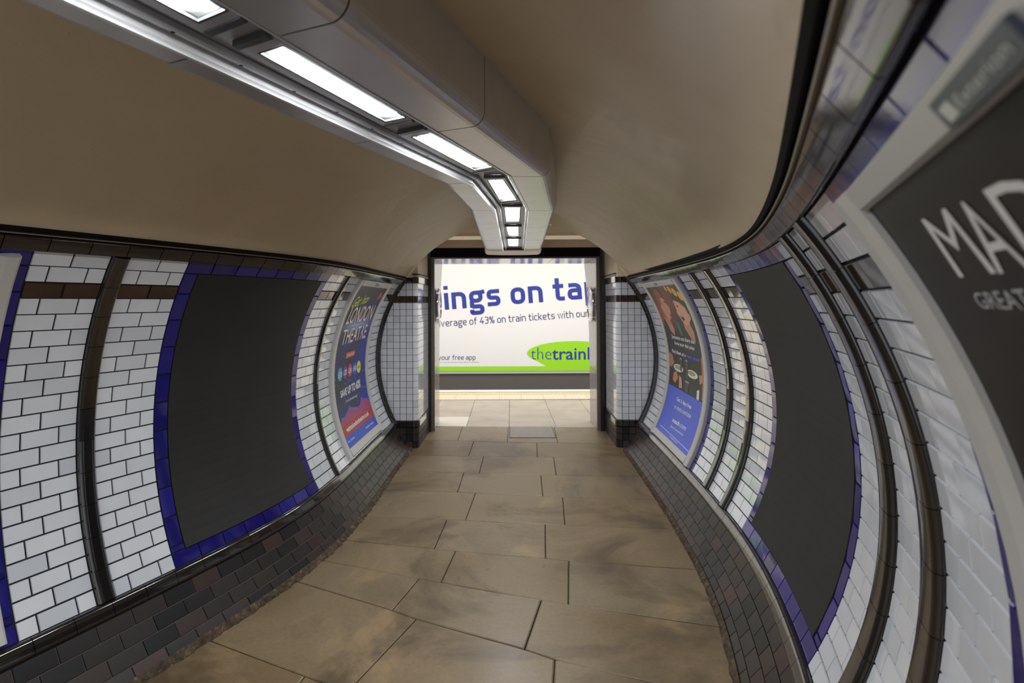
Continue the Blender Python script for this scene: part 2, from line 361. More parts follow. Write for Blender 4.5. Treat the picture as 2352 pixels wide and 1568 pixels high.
# ------------------------------------------------------------------ tiled returns beside the opening
def ret_path(sg):              # plan path of the return: lat/s points with arc length, starting outside the tunnel
    pts = []; sF = S_END + (.065 if sg < 0 else .14); r = .055
    for i in range(9): pts.append((1.75 - (1.75 - LO - r) * i / 8, sF))
    for i in range(1, 9): a = math.pi / 2 * i / 8; pts.append((LO + r - r * math.sin(a), sF + r - r * math.cos(a)))
    for i in range(1, 9): pts.append((LO, sF + r + (S_PORT - sF - r) * i / 8))
    P = [Vector(LZ(s, sg * l, 0)) for l, s in pts]; cum = [0]
    for i in range(len(P) - 1): cum.append(cum[-1] + (P[i + 1] - P[i]).length)
    return P, cum
def path_at(P, cum, u):
    u = min(max(u, 0), cum[-1] - 1e-6)
    for i in range(len(P) - 1):
        if u <= cum[i + 1]:
            f = (u - cum[i]) / (cum[i + 1] - cum[i]); q = P[i].lerp(P[i + 1], f); tn = (P[i + 1] - P[i]).normalized(); return q, tn
ZB = H + .081; RP = .0773
def zrow(t): return ZB - t * RP
for sg, nm in ((-1, 'wall_end_left'), (1, 'wall_end_right')):
    P, cum = ret_path(sg)
    def at(u, z, d):
        q, tn = path_at(P, cum, u); nrm = Vector((-tn.y, tn.x, 0)) if sg > 0 else Vector((tn.y, -tn.x, 0))
        # outward side faces the passage
        return (q.x + nrm.x * d, q.y + nrm.y * d, z)
    c0 = cum[8]; c1 = cum[16]; mb = MB()
    ucuts = [c0 - .0765 * k for k in range(6, -1, -1)] + [c1]
    k = 1
    while c1 + .0765 * k < cum[-1] - .02: ucuts.append(c1 + .0765 * k); k += 1
    ucuts.append(cum[-1])
    def rtile(u0, u1, z0, z1, mi, d=.003):
        n = 6 if u1 > c0 + .01 and u0 < c1 - .01 else 1; g = .0029
        lo = []; hi = []
        us = [u0 + g + (u1 - u0 - 2 * g) * i / n for i in range(n + 1)]
        rows = [[at(u, z0 - g + .002, -.003) for u in us], [at(u, z0 - g, d) for u in us], [at(u, z1 + g, d) for u in us], [at(u, z1 + g - .002, -.003) for u in us]]
        if sg < 0: rows = rows[::-1]
        mb.grid(rows, mi)
        for e in (0, -1): mb.add([r[e] for r in rows], [(0, 1, 2, 3)], mi)
    for i in range(len(ucuts) - 1):
        for r in range(-2, 19): rtile(ucuts[i], ucuts[i + 1], zrow(r), zrow(r + 1), 1 if r == 0 else 0)
        z = zrow(20.05)
        for r in range(3): rtile(ucuts[i], ucuts[i + 1], z - r * .079, z - (r + 1) * .079 if r < 2 else -.01, 3, .012)
        rtile(ucuts[i], ucuts[i + 1], zrow(-3), zrow(-2), 5, .012)
        rtile(ucuts[i], ucuts[i + 1], zrow(19), zrow(19.95), 5, .022)
    us = [cum[-1] * i / 60 for i in range(61)]
    mb.grid([[at(u, z, -.002) for z in (H + .33, 1.0, -.02)] for u in us], 4)
    mb.grid([[at(u, z, d) for z, d in ((zrow(-3.1), 0), (zrow(-3.1), .010), (zrow(-3.3), .014), (zrow(-3.3), 0))] for u in us], 6)
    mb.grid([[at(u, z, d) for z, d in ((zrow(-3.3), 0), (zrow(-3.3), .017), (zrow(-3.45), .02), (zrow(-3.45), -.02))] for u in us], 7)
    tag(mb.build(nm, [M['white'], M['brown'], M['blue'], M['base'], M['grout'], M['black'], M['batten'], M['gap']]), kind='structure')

# ------------------------------------------------------------------ portal to the platform
XC = .222; Y1, Y2 = 7.27, 8.28; JI = 1.088
def yfar(z): return interp(z, [0, .9, 1.3, 1.7, 2.0, 2.31], [7.81, 7.83, 7.86, 7.97, 8.10, 8.28])
mb = MB()
for sg in (-1, 1):
    a, b = sorted((XC + sg * (JI + .042), XC + sg * (LO + .02))); mb.box(a, b, 7.19, Y1, 0, 2.42, 0)
    a, b = sorted((XC + sg * (JI + .052), XC + sg * (JI + .072))); mb.box(a, b, 7.165, 7.19, 0, 2.40, 0)
tag(mb.build('trim_post', M['post']), kind='structure')
mb = MB()
for sg in (-1, 1):
    a, b = sorted((XC + sg * JI, XC + sg * (JI + .5)))
    zc = [0, .78, 1.68, 2.46]
    for i in range(3):
        g = .003
        for k in range(4):
            za, zb_ = zc[i] + g + (zc[i + 1] - zc[i] - g) * k / 4, zc[i] + g + (zc[i + 1] - zc[i] - g) * (k + 1) / 4; ya, yb = yfar(za), yfar(zb_)
            mb.hexa([(a, Y1 + .006, za), (b, Y1 + .006, za), (b, ya, za), (a, ya, za), (a, Y1 + .006, zb_), (b, Y1 + .006, zb_), (b, yb, zb_), (a, yb, zb_)], 0)
    a, b = sorted((XC + sg * (JI - .002), XC + sg * (JI + .0415))); mb.box(a, b, Y1 - .05, Y1 + .006, 0, 2.33, 1)
# soffit slabs, sloping down towards the platform
xs = [XC - JI, XC - .53, XC - .005, XC + .52, XC + JI]
for i in range(4):
    g = .0035; zz = lambda y: 2.306
    a, b = xs[i] + g, xs[i + 1] - g
    mb.hexa([(a, Y1, zz(Y1)), (b, Y1, zz(Y1)), (b, Y2, zz(Y2)), (a, Y2, zz(Y2)), (a, Y1, 2.46), (b, Y1, 2.46), (b, Y2, 2.46), (a, Y2, 2.46)], 0)
mb.box(XC - JI - .05, XC + JI + .05, Y1 - .03, Y1 - .001, 2.304, 2.335, 1)
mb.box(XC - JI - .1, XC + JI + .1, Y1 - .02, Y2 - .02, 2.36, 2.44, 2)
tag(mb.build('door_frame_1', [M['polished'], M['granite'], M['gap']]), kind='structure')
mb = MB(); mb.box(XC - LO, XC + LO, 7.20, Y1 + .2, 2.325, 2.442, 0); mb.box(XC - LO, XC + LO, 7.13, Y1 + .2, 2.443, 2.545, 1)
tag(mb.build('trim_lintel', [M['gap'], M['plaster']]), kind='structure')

# ------------------------------------------------------------------ flagstone floor
Rl = {  # course lines: left/right ends in plan (x, y), nearest first
 'R7': [(-1.9, 2.97), (-.9, 2.508), (-.781, 2.456), (1.4, 1.55)],
 'R6': [(-1.8, 3.60), (-1.195, 3.328), (-.607, 3.038), (-.452, 2.948), (.118, 2.695), (.26, 2.614), (.686, 2.455), (1.5, 2.17)],
 'R5': [(-1.7, 3.80), (-1.106, 3.598), (-.504, 3.377), (-.361, 3.331), (.241, 3.132), (.389, 3.088), (.831, 2.961), (1.6, 2.75)],
 'R4': [(-1.7, 4.07), (-1.066, 3.921), (-.461, 3.785), (-.308, 3.746), (.306, 3.643), (.455, 3.604), (.991, 3.522), (1.7, 3.42)],
 'R3': [(-1.7, 4.42), (-1.054, 4.359), (-.417, 4.29), (-.269, 4.276), (.348, 4.193), (.501, 4.177), (1.159, 4.11), (1.7, 4.05)],
 'R2': [(-1.7, 5.06), (-1.0, 4.982), (-.382, 4.904), (.374, 4.801), (.554, 4.773), (1.316, 4.7), (1.8, 4.65)],
 'R1': [(-1.7, 5.63), (-.96, 5.537), (-.2, 5.441), (.567, 5.374), (1.291, 5.332), (1.9, 5.29)],
 'R0': [(-1.7, 6.15), (-.705, 6.08), (.421, 6.004), (1.348, 5.962), (1.9, 5.94)],
 'U0': [(-1.7, 6.86), (-.893, 6.778), (-.326, 6.695), (.099, 6.638), (.712, 6.606), (1.276, 6.548), (1.8, 6.51)],
 'U1': [(-1.7, 7.56), (-1.042, 7.555), (-.511, 7.51), (.113, 7.462), (.772, 7.44), (1.285, 7.43), (1.8, 7.43)],
 'P1': [(-3.8, 8.17), (-1.044, 8.15), (.2, 8.14), (1.4, 8.12), (4.2, 8.1)],
 'P2': [(-3.8, 8.86), (4.2, 8.83)], 'P3': [(-3.8, 9.56), (4.2, 9.48)]}
J = [('R6', 'R5', [(-.555, -.504, 3.2), (.178, .237, 2.9)]), ('R5', 'R4', [(-.363, -.308, 0), (.387, .457, 0)]), ('R4', 'R3', [(-.459, -.42, 0), (.306, .35, 0)]),
     ('R3', 'R2', [(-.272, -.219, 0), (.501, .554, 0)]), ('R2', 'R1', [(-.385, -.361, 0), (.381, .409, 0)]), ('R1', 'R0', [(-.207, -.179, 0), (.562, .598, 0)]),
     ('R0', 'U0', [(-.348, -.32, 0), (.419, .454, 0)]), ('U0', 'U1', [(-.521, -.511, 0), (.096, .123, 0), (.712, .751, 0)]),
     ('U1', 'P1', [(-1.7, -1.7, 0), (-.46, -.447, 0), (.134, .15, 0), (.781, .787, 0), (1.382, 1.385, 0)]), ('P1', 'P2', [(-2.3, -2.29, 0), (-1.66, -1.65, 0), (-1.05, -1.04, 0), (-.447, -.44, 0), (.15, .165, 0), (.787, .793, 0), (1.385, 1.40, 0), (2.0, 2.01, 0), (2.6, 2.61, 0)]),
     ('P2', 'P3', [(-2.29, -2.28, 0), (-1.65, -1.64, 0), (-1.04, -1.03, 0), (-.44, -.429, 0), (.165, .18, 0), (.793, .80, 0), (1.40, 1.411, 0), (2.01, 2.02, 0), (2.61, 2.62, 0)]),
     ('R7', 'R6', [(-.674, -.455, 0), (.181, .261, 0)])]
J[0] = ('R6', 'R5', [(-.603, -.504, 0), (.119, .237, 0)])
def ly(k, x_): q = Rl[k]; return interp(x_, [p_[0] for p_ in q], [p_[1] for p_ in q])
# courses behind the camera side
for i in range(1, 7):
    Rl['N%d' % i] = [(p_[0] - .26 * i, p_[1] - .56 * i) for p_ in Rl['R7']]
    J.append(('N%d' % i, 'R7' if i == 1 else 'N%d' % (i - 1), [(-1.0 - .3 * i + .3 * (i % 2), -.90 - .3 * i + .3 * (i % 2), 0), (-.15 - .3 * i + .3 * (i % 2), -.05 - .3 * i + .3 * (i % 2), 0), (.6 - .3 * i + .3 * (i % 2), .7 - .3 * i + .3 * (i % 2), 0)]))
fl = MB()
def slab(lower, upper, mi):    # lower/upper: point lists left->right
    n = len(lower); g = .0035; cx_ = sum(p_[0] for p_ in lower + upper) / (2 * n); cy_ = sum(p_[1] for p_ in lower + upper) / (2 * n)
    def sh(p_, k, z):
        dx, dy = p_[0] - cx_, p_[1] - cy_; l_ = math.hypot(dx, dy); return (p_[0] - dx / l_ * k * 1.4, p_[1] - dy / l_ * k * 1.4, z)
    ring = lower + upper[::-1]; dz = random.uniform(-.0012, .0012)
    v0 = [sh(p_, g * .6, -.03) for p_ in ring]; v1 = [sh(p_, g * .7, -.004 + dz) for p_ in ring]; v2 = [sh(p_, g + .004, dz) for p_ in ring]
    N = len(ring); f = []
    for a in (0, N): f += [(a + i, a + (i + 1) % N, a + N + (i + 1) % N, a + N + i) for i in range(N)]
    f += [(2 * N + i, 2 * N + i + 1, 2 * N + N - 2 - i, 2 * N + N - 1 - i) for i in range(n - 1)]
    fl.add(v0 + v1 + v2, f, mi)
for lo, hi, js in J:
    xl = min(Rl[lo][0][0], Rl[hi][0][0]); xr = max(Rl[lo][-1][0], Rl[hi][-1][0])
    js = [(Rl[lo][0][0], Rl[hi][0][0], 0)] + js + [(Rl[lo][-1][0], Rl[hi][-1][0], 0)]
    for i in range(len(js) - 1):
        (a0, a1, _), (b0, b1, _) = js[i], js[i + 1]; n = 9
        lower = [(a0 + (b0 - a0) * k / (n - 1), ly(lo, a0 + (b0 - a0) * k / (n - 1))) for k in range(n)]
        upper = [(a1 + (b1 - a1) * k / (n - 1), ly(hi, a1 + (b1 - a1) * k / (n - 1))) for k in range(n)]
        mi = 0
        if lo == 'U1' and i == 1: mi = 2
        elif lo in ('U1', 'P1', 'P2'): mi = 1
        slab(lower, upper, mi)
fl.add([(-5, -3, -.012), (5, -3, -.012), (5, 9.6, -.012), (-5, 9.6, -.012)], [(0, 1, 2, 3)], 3)
tag(fl.build('floor', [M['stone'], M['platform'], M['pale'], M['joint']]), kind='structure')
# platform edge
mb = MB(); mb.box(-4, 4.4, 9.565, 10.62, -.3, -.004, 0)
tag(mb.build('floor_platform_edge', M['platform']), kind='structure')
mb = MB()
for i in range(21):
    x0 = -4 + .4 * i; mb.box(x0 + .003, x0 + .397, 9.572, 10.07, -.02, .001, 0)
    for a in range(6):
        for b in range(7): cx_, cy_ = x0 + .04 + a * .066, 9.61 + b * .07; mb.hexa([(cx_ - .014, cy_ - .014, .001), (cx_ + .014, cy_ - .014, .001), (cx_ + .014, cy_ + .014, .001), (cx_ - .014, cy_ + .014, .001), (cx_ - .008, cy_ - .008, .006), (cx_ + .008, cy_ - .008, .006), (cx_ + .008, cy_ + .008, .006), (cx_ - .008, cy_ + .008, .006)], 0)
tag(mb.build('trim_tactile', M['tactile']), kind='structure')
mb = MB(); mb.box(-4, 4.4, 10.14, 10.235, -.01, .001, 0); mb.box(-4, 4.4, 10.43, 10.62, -.01, .001, 1)
tag(mb.build('trim_platform_line', [M['yellow'], M['whiteline']]), kind='structure')
# track wall and platform vault
mb = MB(); mb.box(-6, 6.5, 13.06, 13.3, -1.4, 3.9, 0); mb.box(-6, 6.5, 12.98, 13.06, -1.4, -.075, 0); mb.box(-6, 6.5, 10.3, 13.1, -1.5, -1.2, 0)
tag(mb.build('wall_track', M['trackwall']), kind='structure')
mb = MB(); rows = []
for i in range(13):
    a = math.pi * i / 12; rows.append([(x_, 10.65 - 2.5 * math.cos(a), 2.6 + 1.5 * math.sin(a)) for x_ in (-6, 6.5)])
mb.grid(rows); mb.grid([[(x_, 8.28, z) for z in (2.4, 2.62)] for x_ in (-6, 6.5)])
for xa, xb in ((-6, XC - JI - .4), (XC + JI + .4, 6.5)): mb.grid([[(x_, 7.79, z) for z in (0, 2.62)] for x_ in (xa, xb)])
tag(mb.build('ceiling_platform', M['plaster']), kind='structure')
mb = MB(); mb.hexa([(.122, 6.853, -.01), (.716, 6.842, -.01), (.722, 7.453, -.01), (.140, 7.465, -.01), (.122, 6.853, .003), (.716, 6.842, .003), (.722, 7.453, .003), (.140, 7.465, .003)], 0)
hat = empty('floor_hatch', (.42, 7.15, 0)); tag(hat, 'grey rectangular access cover set into the flagstones before the opening', 'floor hatch')
cov = MB(); cov.hexa([(.130, 6.861, -.01), (.709, 6.850, -.01), (.715, 7.445, -.01), (.148, 7.457, -.01), (.130, 6.861, .005), (.709, 6.850, .005), (.715, 7.445, .005), (.148, 7.457, .005)], 0)
x = M['hatch'] = mat('worn_steel_cover', rough=.45); n = noise(x, 12, 5); lk(x, ramp(x, n.outputs[0], [(.3, (.17, .155, .135)), (.7, (.24, .22, .19))]).outputs[0], bsdf(x).inputs['Base Color'])
mb.build('hatch_frame', M['joint'], hat, origin=(.42, 7.15, 0)); cov.build('cover_plate', M['hatch'], hat, origin=(.42, 7.15, 0))

# ------------------------------------------------------------------ blank poster panels
def sheet(mb, side, s0, s1, t0, t1, d, n=24, k=24, mi=0, col=None, thick=0.0):
    st = walk(side, s0, s1, k)[0]
    rows = [[W(side, s, t0 + (t1 - t0) * j / n, d) for j in range(n + 1)] for s in st]
    if (side == 'L') == (s1 > s0): rows = [r[::-1] for r in rows]
    cols = None
    if col: cols = [col(i / k, (j if not ((side == 'L') == (s1 > s0)) else n - j) / n) for i in range(k + 1) for j in range(n + 1)]
    mb.grid(rows, mi, cols)
    if thick:
        for r in (rows[0], rows[-1]):
            pass
labels = {('L', 0): 'blank dark grey poster panel framed in blue tiles on the left wall',
          ('R', 0): 'blank dark grey poster panel framed in blue tiles on the right wall'}
seen = set()
for side, a, b in boards:
    if b < -1: continue
    mb = MB(); lo = min(a, b); hi = max(a, b)
    n, k = 24, 24; st = walk(side, lo, hi, k)[0]; ts = [-1 + 20 * j / n for j in range(n + 1)]
    top = [[W(side, s, t, .006) for t in ts] for s in st]
    if side == 'L': top = [r[::-1] for r in top]
    mb.grid(top)
    for e in (0, -1):
        mb.grid([[W(side, st[e], t, d) for t in ts] for d in (-.003, .006)])
        mb.grid([[W(side, s, ts[e], d) for s in st] for d in (-.003, .006)])
    org = W(side, (a + b) / 2, 19)
    o = mb.build('poster_panel', M['board'], smooth=False, origin=org); tag(o, labels[(side, 0)], 'poster panel')

# ------------------------------------------------------------------ light trunking hung under the vault
ZT = H + .66
EM = {'A': [(-1.073, 1.184), (-.323, 3.003), (-.218, 3.863), (-.180, 6.72)], 'B': [(-.909, 1.16), (-.152, 2.951), (-.032, 3.848), (.053, 6.80)],
      'C': [(-.541, 1.321), (.066, 2.810), (.222, 3.874), (.325, 6.80)], 'D': [(-.345, 1.236), (.272, 2.824), (.420, 3.879), (.542, 6.72)]}
HH = Vector((.378, .926))
def station(k):
    r = {}
    for e, q in EM.items():
        a, b = Vector(q[0]), Vector(q[1]); d = b - a; r[e] = b + d * ((k - b.dot(HH)) / d.dot(HH))
    return r
def far_station(y):
    r = {}
    for e, q in EM.items():
        a, b = Vector(q[2]), Vector(q[3]); r[e] = a + (b - a) * ((y - a.y) / (b.y - a.y))
    return r
STN = [station(k) for k in (-3.0, -2.2, -1.4, -.6, .21, 1.02, 1.83)] + [{e: Vector(q[1]) for e, q in EM.items()}, {e: Vector(q[2]) for e, q in EM.items()}, far_station(4.75), far_station(5.72), {e: Vector(q[3]) for e, q in EM.items()}]
def prof_left(st, dz=0.0, sh=Vector((0, 0))):
    A, B = st['A'], st['B']; d = (B - A).normalized(); r = .055; P = [(A, .30), (A, r)]
    for i in range(1, 7): a = math.pi / 2 * i / 6; P.append((A + d * (r - r * math.cos(a)), r - r * math.sin(a)))
    P += [(B, 0.0), (B, .03)]
    return [(q.x + sh.x, q.y + sh.y, ZT + max(z, dz) if z < .2 else ZT + z) for q, z in P]
def prof_right(st, dz=0.0, sh=Vector((0, 0))):
    C_, D_ = st['C'], st['D']; d = (C_ - D_).normalized(); r = .055; P = [(C_, .03), (C_, 0.0)]
    for i in range(6, 0, -1): a = math.pi / 2 * i / 6; P.append((D_ + d * (r - r * math.cos(a)), r - r * math.sin(a)))
    P += [(D_, r), (D_, .30)]
    return [(q.x + sh.x, q.y + sh.y, ZT + max(z, dz) if z < .2 else ZT + z) for q, z in P]
tr = empty('light_trunking', (.2, 3.9, ZT + .3)); tag(tr, 'grey metal trunking carrying the strip lights along the crown of the vault', 'light trunking')
def lerp_st(a, b, f): return {e: a[e].lerp(b[e], f) for e in a}
for i in range(len(STN) - 1):
    a, b = STN[i], STN[i + 1]; L = (b['B'] - a['B']).length; g = .0034 / L
    if i in (7,) : g0 = g1 = g
    u, v_ = lerp_st(a, b, g), lerp_st(a, b, 1 - g)
    for pf in (prof_left, prof_right):
        mb = MB(); R0, R1 = pf(u), pf(v_)
        def inner(rw, st):
            c_ = (st['A'] + st['D']) / 2; o_ = []
            for q in rw: o_.append((q[0] + (c_.x - q[0]) * .012, q[1] + (c_.y - q[1]) * .012, q[2] + .004))
            return o_
        I0, I1 = inner(R0, u), inner(R1, v_)
        mb.grid([R0, R1, I1, I0, R0]); 
        mb.build('casing_panel', M['casing'], tr)
st = STN[-1]; mb = MB(); nose = []
for dy, dz in ((-.02, -.002), (.02, -.010), (.06, -.026), (.10, -.044), (.125, -.050), (.15, -.046), (.168, -.030), (.172, .0)):
    sh = Vector((0, dy)); full = prof_left(st, -9, sh)[:-1] + prof_right(st, -9, sh)[1:]
    nose.append([(x_, y_, z + dz if z < ZT + .2 else z) for x_, y_, z in full])
mb.grid(nose); mb.add(nose[-1], [tuple(range(len(nose[-1])))])
mb.build('end_cap', M['casing'], tr)
mb = MB(); rows = [[(*s_['B'], ZT + .034), (*s_['C'], ZT + .034)] for s_ in STN]; mb.grid(rows); mb.build('recess_plate', M['bezel'], tr)
def rail(name, e0, e1, o0, o1, z0, z1, mt, stations=STN, dots=False):
    mb = MB(); rows = []
    for s_ in stations:
        d = (s_[e1] - s_[e0]).normalized(); p_, q_ = s_[e0] + d * o0, s_[e0] + d * o1; r = (z1 - z0) * .3
        rows.append([(*p_, ZT + z1), (*p_, ZT + z0 + r), (*(p_ + d * r), ZT + z0), (*(q_ - d * r), ZT + z0), (*q_, ZT + z0 + r), (*q_, ZT + z1)])
    mb.grid(rows)
    if dots:
        for a, b in zip(stations[:-1], stations[1:]):
            n = max(2, int((b[e0] - a[e0]).length / .2))
            for k in range(n):
                s_ = lerp_st(a, b, (k + .5) / n); d = (s_[e1] - s_[e0]).normalized(); c_ = s_[e0] + d * (o0 + o1) / 2
                ring = [(c_.x + .006 * math.cos(t), c_.y + .006 * math.sin(t), ZT + z0 - .001) for t in [j * math.pi / 4 for j in range(8)]]
                mb.add(ring, [tuple(range(8))[::-1]], 1)
    mb.build(name, [mt, M['gap']], tr)
rail('rail', 'B', 'C', -.004, .013, -.020, .03, M['rail'])
rail('rail', 'B', 'C', .026, .050, .010, .032, M['bezel'], STN, True)
rail('rail', 'C', 'B', -.004, .008, -.003, .03, M['rail'])
rail('rail', 'C', 'B', .010, .030, .010, .032, M['rail'], STN[7:], True)
LQ = [[(-.947, .73), (-.852, .677), (-.625, 1.233), (-.72, 1.286)], [(-.645, 1.449), (-.565, 1.408), (-.337, 1.959), (-.421, 2.005)], [(-.352, 2.191), (-.268, 2.141), (-.029, 2.682), (-.122, 2.751)],
      [(-.057, 2.978), (.027, 2.969), (.121, 3.549), (.015, 3.608)], [(.041, 3.84), (.156, 3.843), (.175, 4.503), (.062, 4.5)], [(.07, 4.838), (.18, 4.841), (.201, 5.437), (.101, 5.469)], [(.097, 5.769), (.214, 5.773), (.232, 6.437), (.119, 6.482)]]
for k in range(1, 5): LQ.insert(0, [(x_ - .378 * .78, y_ - .926 * .78) for x_, y_ in LQ[0]])
LL = ['strip light nearest the camera, cut by the top edge of the picture', 'long lit strip light, second from the camera along the trunking', 'lit strip light just before the trunking bends',
      'lit strip light on the angled piece at the bend of the trunking', 'square-looking strip light just past the bend of the trunking', 'lit strip light second from the far end of the trunking', 'smallest strip light, at the far end of the trunking over the opening']
for i, q in enumerate(LQ):
    q = [Vector(p_) for p_ in q]; c_ = sum(q, Vector((0, 0))) / 4; zq = ZT + .020
    ln = ((q[2] + q[3]) - (q[0] + q[1])).normalized(); wd = (q[1] - q[0]).normalized()
    root = empty('strip_light', (c_.x, c_.y, zq)); 
    tag(root, LL[i - 4] if i >= 4 else 'strip light of the trunking overhead, out of the picture', 'strip light', 'strip lights along the vault' if i >= 4 else 'strip lights out of the picture')
    er = .004 if i < 7 else (.014 if i in (7, 8) else .028); el = .04 if i < 7 else .014
    def ring_at(e, f): k = min(e, er); e = min(e, el); return [q[0] - wd * e - ln * f, q[1] + wd * k - ln * f, q[2] + wd * k + ln * f, q[3] - wd * e + ln * f]
    mb = MB(); o_, i_ = ring_at(.038, .035), ring_at(.0, .0)
    R = [[(*p_, zq + .011) for p_ in o_], [(*p_, zq - .002) for p_ in o_], [(*p_, zq - .002) for p_ in i_], [(*p_, zq + .006) for p_ in i_]]
    mb.grid(R, closed=True); mb.build('bezel', M['bezel'], root)
    mb = MB(); s0, s1 = ring_at(.005, .005), ring_at(-.002, -.002)
    mb.grid([[(*p_, zq - .0035) for p_ in s0], [(*p_, zq - .0035) for p_ in s1]], closed=True); mb.build('gasket', M['seal'], root)
    mb = MB(); mb.add([(*p_, zq + .0075) for p_ in i_], [(3, 2, 1, 0)]); mb.build('reflector', M['reflector'], root)
    mb = MB(); j = [q[0].lerp(q[3], .06), q[1].lerp(q[2], .06), q[1].lerp(q[2], .94), q[0].lerp(q[3], .94)]
    j = [j[0].lerp(j[1], .06), j[0].lerp(j[1], .96), j[3].lerp(j[2], .96), j[3].lerp(j[2], .06)]
    R = []
    for f in (0, .12, .3, .5, .7, .88, 1): zz_ = zq + .0065 - .008 * math.sin(math.pi * f); R.append([(*j[0].lerp(j[1], f), zz_), (*j[3].lerp(j[2], f), zz_)])
    mb.grid(R); mb.build('diffuser', M['lamp'], root, smooth=True)
    for s_, f in ((1, .035), (-1, .042)):
        e0 = [p_ + ln * 0 for p_ in (q[3] if s_ > 0 else q[0], q[2] if s_ > 0 else q[1])]
        a, b = e0[0] - wd * min(.03, el) - ln * (-s_ * f), e0[1] + wd * min(.03, er) - ln * (-s_ * f); a2, b2 = a + ln * s_ * .022, b + ln * s_ * .022
        v4 = [a, b, b2, a2] if s_ > 0 else [a2, b2, b, a]
        mb = MB(); mb.hexa([(*p_, zq - .006) for p_ in v4] + [(*p_, zq + .011) for p_ in v4]); mb.build('end_bar', M['darkmetal'], root)

# ------------------------------------------------------------------ lettering and printed artwork
_tc = {}
def text_shape(body, off=0.0, shear=0.0):
    key = (body, off, shear)
    if key in _tc: return _tc[key]
    cu = D.curves.new('t', 'FONT'); cu.body = body; cu.offset = off; cu.shear = shear; cu.resolution_u = 3; cu.fill_mode = 'FRONT'
    o = D.objects.new('t', cu); COL.objects.link(o); dg = bpy.context.evaluated_depsgraph_get()
    me = o.evaluated_get(dg).to_mesh(); v = [(a.co.x, a.co.y) for a in me.vertices]; f = [tuple(p_.vertices) for p_ in me.polygons]
    o.evaluated_get(dg).to_mesh_clear(); D.objects.remove(o); D.curves.remove(cu)
    _tc[key] = (v, f); return v, f
def bb(v):
    xs_ = [a[0] for a in v]; ys_ = [a[1] for a in v]; return min(xs_), max(xs_), min(ys_), max(ys_)
def put_text(mb, mp, body, box, color, off=0.0, shear=0.0, d=0.0):
    """box: TL, TR, BL, BR of the lettering's bounding box in sheet coordinates"""
    v, f = text_shape(body, off, shear); x0, x1, y0, y1 = bb(v); TL, TR, BL, BR = [Vector(b) for b in box]; P = []
    for x_, y_ in v:
        u, w_ = (x_ - x0) / (x1 - x0), (y1 - y_) / (y1 - y0); q = (TL.lerp(TR, u)).lerp(BL.lerp(BR, u), w_); P.append(mp(q.x, q.y, d))
    mb.add(P, f, 0, [color] * len(P))
def poly(mb, mp, pts, color, d, fine=.06, size=(1, 1.55)):
    bm = bmesh.new(); vs = [bm.verts.new((p_[0], p_[1], 0)) for p_ in pts]; bm.faces.new(vs); bmesh.ops.triangulate(bm, faces=bm.faces[:])
    for _ in range(5):
        lg = [e for e in bm.edges if math.hypot((e.verts[0].co.x - e.verts[1].co.x) * size[0], (e.verts[0].co.y - e.verts[1].co.y) * size[1]) > fine]
        if not lg: break
        bmesh.ops.subdivide_edges(bm, edges=lg, cuts=1); bmesh.ops.triangulate(bm, faces=bm.faces[:])
    bm.verts.index_update(); P = [mp(v.co.x, v.co.y, d) for v in bm.verts]
    mb.add(P, [tuple(v.index for v in f_.verts) for f_ in bm.faces], 0, [color(v.co.x, v.co.y) if callable(color) else color for v in bm.verts]); bm.free()
def oval(cx_, cy_, rx, ry, n=22, rot=0.0):
    return [(cx_ + rx * math.cos(t) * math.cos(rot) - ry * math.sin(t) * math.sin(rot), cy_ + rx * math.cos(t) * math.sin(rot) + ry * math.sin(t) * math.cos(rot)) for t in [2 * math.pi * k / n for k in range(n)]]
def mixc(a, b, f): f = max(0, min(1, f)); return tuple(x_ + (y_ - x_) * f for x_, y_ in zip(a, b))
def poster(side, so, sp_, to, tp, label, group=None, plate=None, d_p=.020):
    """so / sp_: wall stations of frame and paper (start -> end in reading direction); to / tp: their courses"""
    org = W(side, (so[0] + so[1]) / 2, to[1]); root = empty('framed_poster', org); tag(root, label, 'poster', group)
    mb = MB(); t_all = [to[0] + (to[1] - to[0]) * j / 26 for j in range(27)]
    for sA, sB in ((so[0], sp_[0]), (so[1], sp_[1])):
        pr = [(0, -.002), (0, .026), (.12, .034), (.6, .036), (1, .030), (1, .012)]
        rows = [[W(side, sA + (sB - sA) * u, t, d) for u, d in pr] for t in t_all]
        mb.grid(rows)
        for r in (rows[0], rows[-1]): mb.add(r, [tuple(range(6))])
    for tA, tB in ((to[0], tp[0]), (to[1], tp[1])):
        pr = [(0, -.002), (0, .026), (.10, .033), (.85, .031), (1, .026), (1, .012)]; st = walk(side, sp_[0], sp_[1], 12)[0]
        mb.grid([[W(side, s_, tA + (tB - tA) * u, d) for u, d in pr] for s_ in st])
    mb.build('frame', M['frame'], root)
    mb = MB()
    for u0, u1 in ((so[0], so[0] + (sp_[0] - so[0]) * .10), (so[1], so[1] + (sp_[1] - so[1]) * .10)):
        pass
    def mp(a, b, d): return W(side, sp_[0] + (sp_[1] - sp_[0]) * a, tp[0] + (tp[1] - tp[0]) * b, d_p + d)
    return root, mp
def sheet_grid(mp, col, n=26, k=22):
    mb = MB(); rows = [[mp(i / k, j / n, 0) for j in range(n + 1)] for i in range(k + 1)]
    mb.grid(rows, 0, [col(i / k, j / n) for i in range(k + 1) for j in range(n + 1)]); return mb
def clip(root, side, s_, t0, t1, hw):
    mb = MB(); q = [(s_ - hw, t1), (s_ + hw, t1), (s_ + hw, t0), (s_ - hw, t0)]
    mb.hexa([W(side, a, b, .028) for a, b in q] + [W(side, a, b, .037) for a, b in q]); mb.build('clip_plate', M['frame2'], root)

